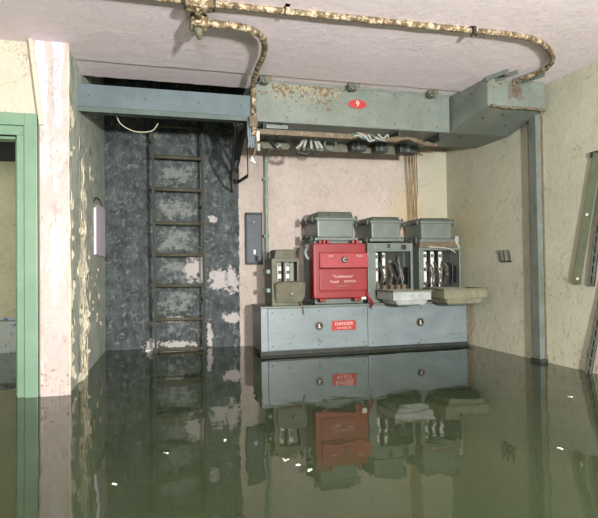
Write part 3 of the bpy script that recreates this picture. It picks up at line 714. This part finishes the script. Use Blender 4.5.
b = B(); tube(b, [(1.50, 4.765, .588), (1.7, 4.763, .583), (1.75, 4.763, .590), (1.94, 4.765, .592)], .005, 6); obj('plate_seam', b, 'red_lit', redb)
for x in (1.50, 1.54, 1.58, 1.83, 1.87):
    b = B(); rbox(b, x, x+.025, 4.80, 4.87, 1.035, 1.075, .006); obj('top_lug', b, 'red', redb)
for x in (1.50, 1.845):
    b = B(); rbox(b, x, x+.055, 4.79, 4.87, .49, .525, .008); cyl(b, (x+.027, 4.78, .508), (x+.027, 4.80, .508), .01, 8); obj('foot_lug', b, 'red', redb)
b = B(); tube(b, [(1.437, 4.772, .53), (1.436, 4.772, .75), (1.437, 4.772, 1.03)], .0075, 8); obj('edge_bead', b, 'red_lit', redb)
b = B(); cyl(b, (1.722, 4.725, .882), (1.722, 4.745, .882), .030, 20); e_ = obj('dial', b, 'black', redb)
b = B(); text(b, 'C', .052, 1.722, 4.723, .882, thick=.003); obj('dial_mark', b, 'letter_white', e_)
for a in (150, 120, 60, 30, 0, 180):
    b = B(); x = 1.722+.055*math.cos(R(a)); z = .882+.05*math.sin(R(a)); cyl(b, (x, 4.731, z), (x, 4.739, z), .004, 6); obj('dial_tick', b, 'letter_pale', e_)
for s, x in (('OFF', 1.585), ('MAIN', 1.868)):
    b = B(); text(b, s, .025, x, 4.7325, .915, 1.05, .004); obj('lettering', b, 'letter_white', redb)
b = B(); text(b, '"Combination"', .033, 1.715, 4.7565, .727, 1.05); obj('lettering', b, 'letter_white', redb)
b = B(); text(b, 'Fused', .033, 1.628, 4.7565, .679, 1.1); obj('lettering', b, 'letter_white', redb)
b = B(); text(b, 'SWITCH', .029, 1.782, 4.7565, .679, 1.12); obj('lettering', b, 'letter_white', redb)
b = B(); text(b, 'LONDON', .027, 1.705, 4.7565, .638, 1.1); obj('lettering', b, 'letter_pale', redb)
b = B(); rbox(b, 1.905, 1.95, 4.772, 4.79, .505, .53, .004); obj('paper_tag', b, 'white', u2)
b = B(); tube(b, [(1.965, 4.84, .62), (1.975, 4.80, .55), (2.0, 4.79, .50), (2.03, 4.80, .455)], .012, 8); tube(b, [(1.965, 4.83, .56), (1.99, 4.80, .50), (2.02, 4.81, .45), (2.015, 4.83, .42)], .009, 8); obj('handle', b, 'red', u2)

# second unit
u3 = thing('open_fuse_unit', 'open grey green fuse unit with tall pot between the red box and the corner unit', 'fuse unit', (2.27, 5.1, .458), 'open fuse units')
shell(u3, 2.04, 2.53, 4.95, 5.35, .459, 1.05, .085, .025, .07, .085, 'green_grey', .16)
pot(u3, 2.085, 2.41, 4.945, 5.34, 1.095, 1.262, .04, 'green_grey', .02)
guts(u3, 2.13, 2.50, 4.965, .53, .96, 3)
for x in (2.165, 2.225): divider(u3, x+.03, 4.955, 5.1, .54, .96)
fuse(u3, 2.150, 4.99, .62, .955, .045); fuse(u3, 2.232, 4.99, .66, .955, .045); fuse(u3, 2.31, 5.03, .60, .90, .05, False)
for x in (2.16, 2.25, 2.34): knife(u3, x, 4.97, .60, .86)
for x in (2.16, 2.23, 2.31, 2.38, 2.44):
    b = B(); rbox(b, x-.02, x+.02, 4.96, 5.02, .53, .60+random.uniform(0, .05), .006); cyl(b, (x, 4.95, .565), (x, 4.965, .565), .009, 8); obj('terminal', b, 'mess', u3)
b = B(); rbox(b, 2.25, 2.275, 4.925, 4.94, 1.0, 1.04, .003); rbox(b, 2.40, 2.45, 4.925, 4.94, .985, 1.03, .003); obj('front_catch', b, 'black', u3)
b = B(); rbox(b, 2.50, 2.535, 4.94, 5.0, 1.05, 1.10, .006); tube(b, [(2.44, 4.93, 1.10), (2.49, 4.93, 1.07), (2.53, 4.94, 1.11)], .012, 8); obj('linkage', b, 'dark_iron', u3)

# third unit, near the corner
u4 = thing('open_fuse_unit', 'open grey green fuse unit nearest the right wall with rusty flange and white barriers', 'fuse unit', (2.83, 5.1, .458), 'open fuse units')
shell(u4, 2.60, 3.075, 4.95, 5.33, .459, 1.005, .05, .02, .08, .03, 'green_grey', .16)
pot(u4, 2.63, 2.985, 4.945, 5.32, 1.09, 1.262, .035, 'green_grey', .02)
b = B(); rbox(b, 2.60, 3.03, 4.925, 5.33, 1.004, 1.062, .006); obj('rusty_flange', b, 'mess', u4)
guts(u4, 2.655, 3.05, 4.965, .54, .97, 5)
for i, x in enumerate((2.69, 2.775, 2.865)):
    if i: divider(u4, x-.045, 4.955, 5.1, .54, .97)
    fuse(u4, x, 4.99, .60, .965, .045, True)
for x in (2.69, 2.775, 2.865): knife(u4, x, 4.97, .60, .86)
for x in (2.67, 2.73, 2.79, 2.86, 2.93, 2.99):
    b = B(); rbox(b, x-.02, x+.02, 4.955, 5.02, .53, .59+random.uniform(0, .06), .006); cyl(b, (x, 4.945, .565), (x, 4.96, .565), .009, 8); obj('terminal', b, 'mess', u4)
b = B(); tube(b, [(2.70, 4.92, 1.01), (2.80, 4.91, 1.005), (2.90, 4.91, .995), (2.97, 4.91, .97), (3.0, 4.92, .95)], .006, 6); obj('bare_wire', b, 'pale_wire', u4)
b = B(); tube(b, [(3.0, 4.94, 1.08), (3.03, 4.93, 1.04), (3.06, 4.94, 1.0)], .012, 8); rbox(b, 3.01, 3.05, 4.93, 4.97, 1.05, 1.12, .006); obj('linkage', b, 'tray_pale', u4)

# open lids hanging forward like trays
def tray(x0, x1, y0, y1, z0, z1, m, label, unit_mat):
    t = thing('dished_lid', label, 'lid', ((x0+x1)/2, (y0+y1)/2, z0), 'dished lids hanging in front of the fuse units')
    b = B(); vs = box(b, x0, x1, y0, y1, z0, z1)
    for i, v in enumerate(vs[:4]):
        v.co.x += .055 if v.co.x < (x0+x1)/2 else -.035
        v.co.y += .03 if v.co.y < (y0+y1)/2 else -.02
    # hollow top
    top = [f for f in b.faces if all(abs(v.co.z-z1) < 1e-5 for v in f.verts)][0]
    r_ = bmesh.ops.inset_region(b, faces=[top], thickness=.015)
    for v in top.verts: v.co.z -= .09
    bmesh.ops.bevel(b, geom=[e for e in b.edges if e.calc_length() > .05 and min(v.co.z for v in e.verts) > z0-.01 and max(v.co.z for v in e.verts) < z1-.1 or abs(e.verts[0].co.z-e.verts[1].co.z) > .1], offset=.01, segments=2, affect='EDGES')
    obj('pan', b, m, t)
    b = B()
    for a in ((x0-.008, x1+.008, y0-.008, y0+.004), (x0-.008, x1+.008, y1-.004, y1+.008), (x0-.008, x0+.004, y0, y1), (x1-.004, x1+.008, y0, y1)):
        box(b, *a, z1-.014, z1+.002)
    obj('rim', b, 'green_grey_worn', t)
    for x in (x0+.05, x1-.08):
        b = B(); rbox(b, x, x+.05, y1-.01, 4.945, z1-.03, z1-.012, .003); obj('hinge', b, 'dark_iron', t)
    b = B(); rbox(b, x0+.06, x1-.1, y0+.035, y1-.04, z0-.008, z0+.004, .003); obj('base_lip', b, 'green_grey_dark', t)
tray(2.105, 2.485, 4.50, 4.87, .457, .592, 'tray_pale', 'pale dished lid hanging open in front of the middle fuse unit', None)
tray(2.62, 3.075, 4.50, 4.87, .452, .598, 'tray_brown', 'brown stained dished lid hanging open beside the right wall', None)

# ------------------------------------------------------------------ right wall items
po = thing('wall_post', 'tall blue grey steel channel post standing against the right wall', 'post', (3.12, 3.85, -.5))
b = B(); prism(b, [(3.092, 3.80), (3.157, 3.80), (3.157, 3.808), (3.10, 3.808), (3.10, 3.885), (3.092, 3.885)], 'z', -.5, 2.075); obj('angle', b, 'post', po)
b = B(); prism(b, [(3.145, 3.79), (3.157, 3.79), (3.157, 3.80), (3.145, 3.80)], 'z', -.5, 2.07); obj('rusty_edge', b, 'mess', po)
b = B(); prism(b, [(3.10, 3.86), (3.157, 3.86), (3.157, 3.885), (3.10, 3.885)], 'z', -.5, 2.07); obj('rear_web', b, 'green_grey_dark', po)
b = B(); rbox(b, 3.08, 3.157, 3.78, 3.90, -.02, .03, .004); obj('foot_clip', b, 'dark_iron', po)

hk = thing('wall_hook', 'dark three pronged bracket on the right wall', 'bracket', (3.14, 4.3, .84))
b = B(); box(b, 3.145, 3.157, 4.225, 4.385, .842, .854); obj('bar', b, 'dark_iron', hk)
for y in (4.235, 4.31, 4.375):
    b = B(); tube(b, [(3.146, y, .85), (3.14, y, .90), (3.135, y+.008, .955)], .0065, 6); obj('prong', b, 'dark_iron', hk)

SG = 'metal strips leaning on the right wall'
st = thing('leaning_strip', 'pale green flat strip leaning against the right wall, leftmost of the strips', 'strip', (3.12, 3.42, .66), SG)
b = B(); plate(b, (3.125, 3.42, .665), (3.13, 3.19, 1.62), .085, .008, (0, 1, 0)); obj('flat', b, 'strip_green', st)
for z, y in ((.70, 3.405), (1.18, 3.30)):
    b = B(); cyl(b, (3.115, y, z), (3.128, y, z), .010, 8); obj('screw', b, 'white', st)
b = B(); rbox(b, 3.13, 3.157, 3.17, 3.27, 1.60, 1.64, .004); obj('wall_clip', b, 'dark_iron', st)
s2 = thing('leaning_strip', 'dark perforated steel strip just right of the pale green one', 'strip', (3.12, 3.3, .66), SG)
b = B(); plate(b, (3.135, 3.295, .65), (3.14, 3.14, 1.55), .05, .006, (0, 1, 0), 12); obj('flat', b, 'steel', s2)
b = B(); plate(b, (3.146, 3.295, .65), (3.15, 3.14, 1.55), .056, .004, (0, 1, 0)); obj('backing', b, 'dark_iron', s2)
s3 = thing('leaning_strip', 'perforated steel strip with its foot in the water by the right wall', 'strip', (3.12, 3.3, -.03), SG)
b = B(); plate(b, (3.10, 3.33, -.12), (3.148, 3.11, .95), .05, .006, (0, 1, 0), 14); obj('flat', b, 'steel', s3)
b = B(); plate(b, (3.108, 3.33, -.12), (3.153, 3.11, .95), .056, .003, (0, 1, 0)); obj('backing', b, 'dark_iron', s3)

# ------------------------------------------------------------------ bits on the water
FL = [((.527, 2.211), 'white scum fleck on the water below the small fuse switch', .010), ((.564, 2.139), 'white scum fleck floating, middle one of the bright three', .010),
      ((.589, 1.968+.1), 'white scum fleck floating nearest the camera below the red reflection', .012), ((.32, 2.55), 'tiny bubble cluster floating in front of the ladder foot', .010),
      ((.05, 2.45), 'tiny bubble cluster floating left of the ladder reflection', .009), ((-.15, 2.15), 'tiny bubble cluster floating nearest the left wall', .009),
      ((1.719, 1.998), 'small white fleck on the water near the right strips', .010), ((2.45, 2.75), 'small white fleck on the water below the post', .010)]
for (x, y), lab, r in FL:
    b = B()
    for k in range(3):
        a = random.uniform(0, 6.3); d = r*random.uniform(.3, 1.6)
        bmesh.ops.create_uvsphere(b, u_segments=8, v_segments=5, radius=r*random.uniform(.35, .7), matrix=Matrix.Translation((x+d*math.cos(a), y+d*math.sin(a), .001)) @ Matrix.Diagonal((1, 1, .4, 1)))
    tag(obj('scum_fleck', b, 'foam', origin='base'), lab, 'floating fleck', 'flecks floating on the water')
b = B()
for k, x in enumerate((-.06, -.02, .03, .0)): bmesh.ops.create_uvsphere(b, u_segments=10, v_segments=6, radius=.026, matrix=Matrix.Translation((x, 5.60, .012*(k % 2))) @ Matrix.Diagonal((1.1, .8, .6, 1)))
tag(obj('foam_clump', b, 'foam', origin='base'), 'white foam clump at the foot of the left ladder rail', 'foam')

# ------------------------------------------------------------------ camera
yaw, pitch, roll, f = 0.26455342821224337, 0.01891727973105838, -0.012486468767489432, 537.6
cy, sy_, cp, sp_ = math.cos(yaw), math.sin(yaw), math.cos(pitch), math.sin(pitch)
Fv = Vector((sy_*cp, cy*cp, sp_)); Rv = Vector((cy, -sy_, 0)); Uv = Rv.cross(Fv)
cr, sr = math.cos(roll), math.sin(roll)
r2 = Rv*cr+Uv*sr; u2_ = -Rv*sr+Uv*cr
cam = bpy.data.cameras.new('camera'); co = bpy.data.objects.new('camera', cam); COL.objects.link(co)
mw = Matrix(((r2.x, u2_.x, -Fv.x, 0), (r2.y, u2_.y, -Fv.y, 0), (r2.z, u2_.z, -Fv.z, .8), (0, 0, 0, 1)))
co.matrix_world = mw; cam.sensor_width = 36; cam.lens = f/598*36; cam.clip_start = .02
SC.camera = co

# ------------------------------------------------------------------ light: a photographer's lamp right of the camera, an added ceiling fill, an unseen dim light in the inner room
def area(name, loc, aim, size, power, colour):
    l = bpy.data.lights.new(name, 'AREA'); l.shape = 'DISK'; l.size = size; l.energy = power; l.color = colour
    o = bpy.data.objects.new(name, l); COL.objects.link(o); o.location = loc
    o.rotation_euler = (Vector(aim)-Vector(loc)).to_track_quat('-Z', 'Y').to_euler(); return o
area('flash_lamp', (1.25, -1.5, 1.08), (1.2, 5, 1.2), .2, 415, (1, .985, .96))
area('added_ceiling_fill', (-.3, -1.2, 1.3), (.5, 1.9, 2.32), .5, 135, (1, .97, .94))  # added fill behind the camera, aimed at the ceiling for soft light
area('inner_room_light', (-2.5, 4.6, 1.5), (-1.6, 6, .8), .3, 26, (1, .97, .9))  # unseen light put in where the flash does not reach
w = bpy.data.worlds.new('world'); SC.world = w; w.use_nodes = True
w.node_tree.nodes['Background'].inputs[0].default_value = (.5, .5, .5, 1); w.node_tree.nodes['Background'].inputs[1].default_value = .02

vs = SC.view_settings; vs.view_transform = 'Standard'; vs.look = 'None'; vs.gamma = 1; vs.exposure = 0; vs.use_curve_mapping = False
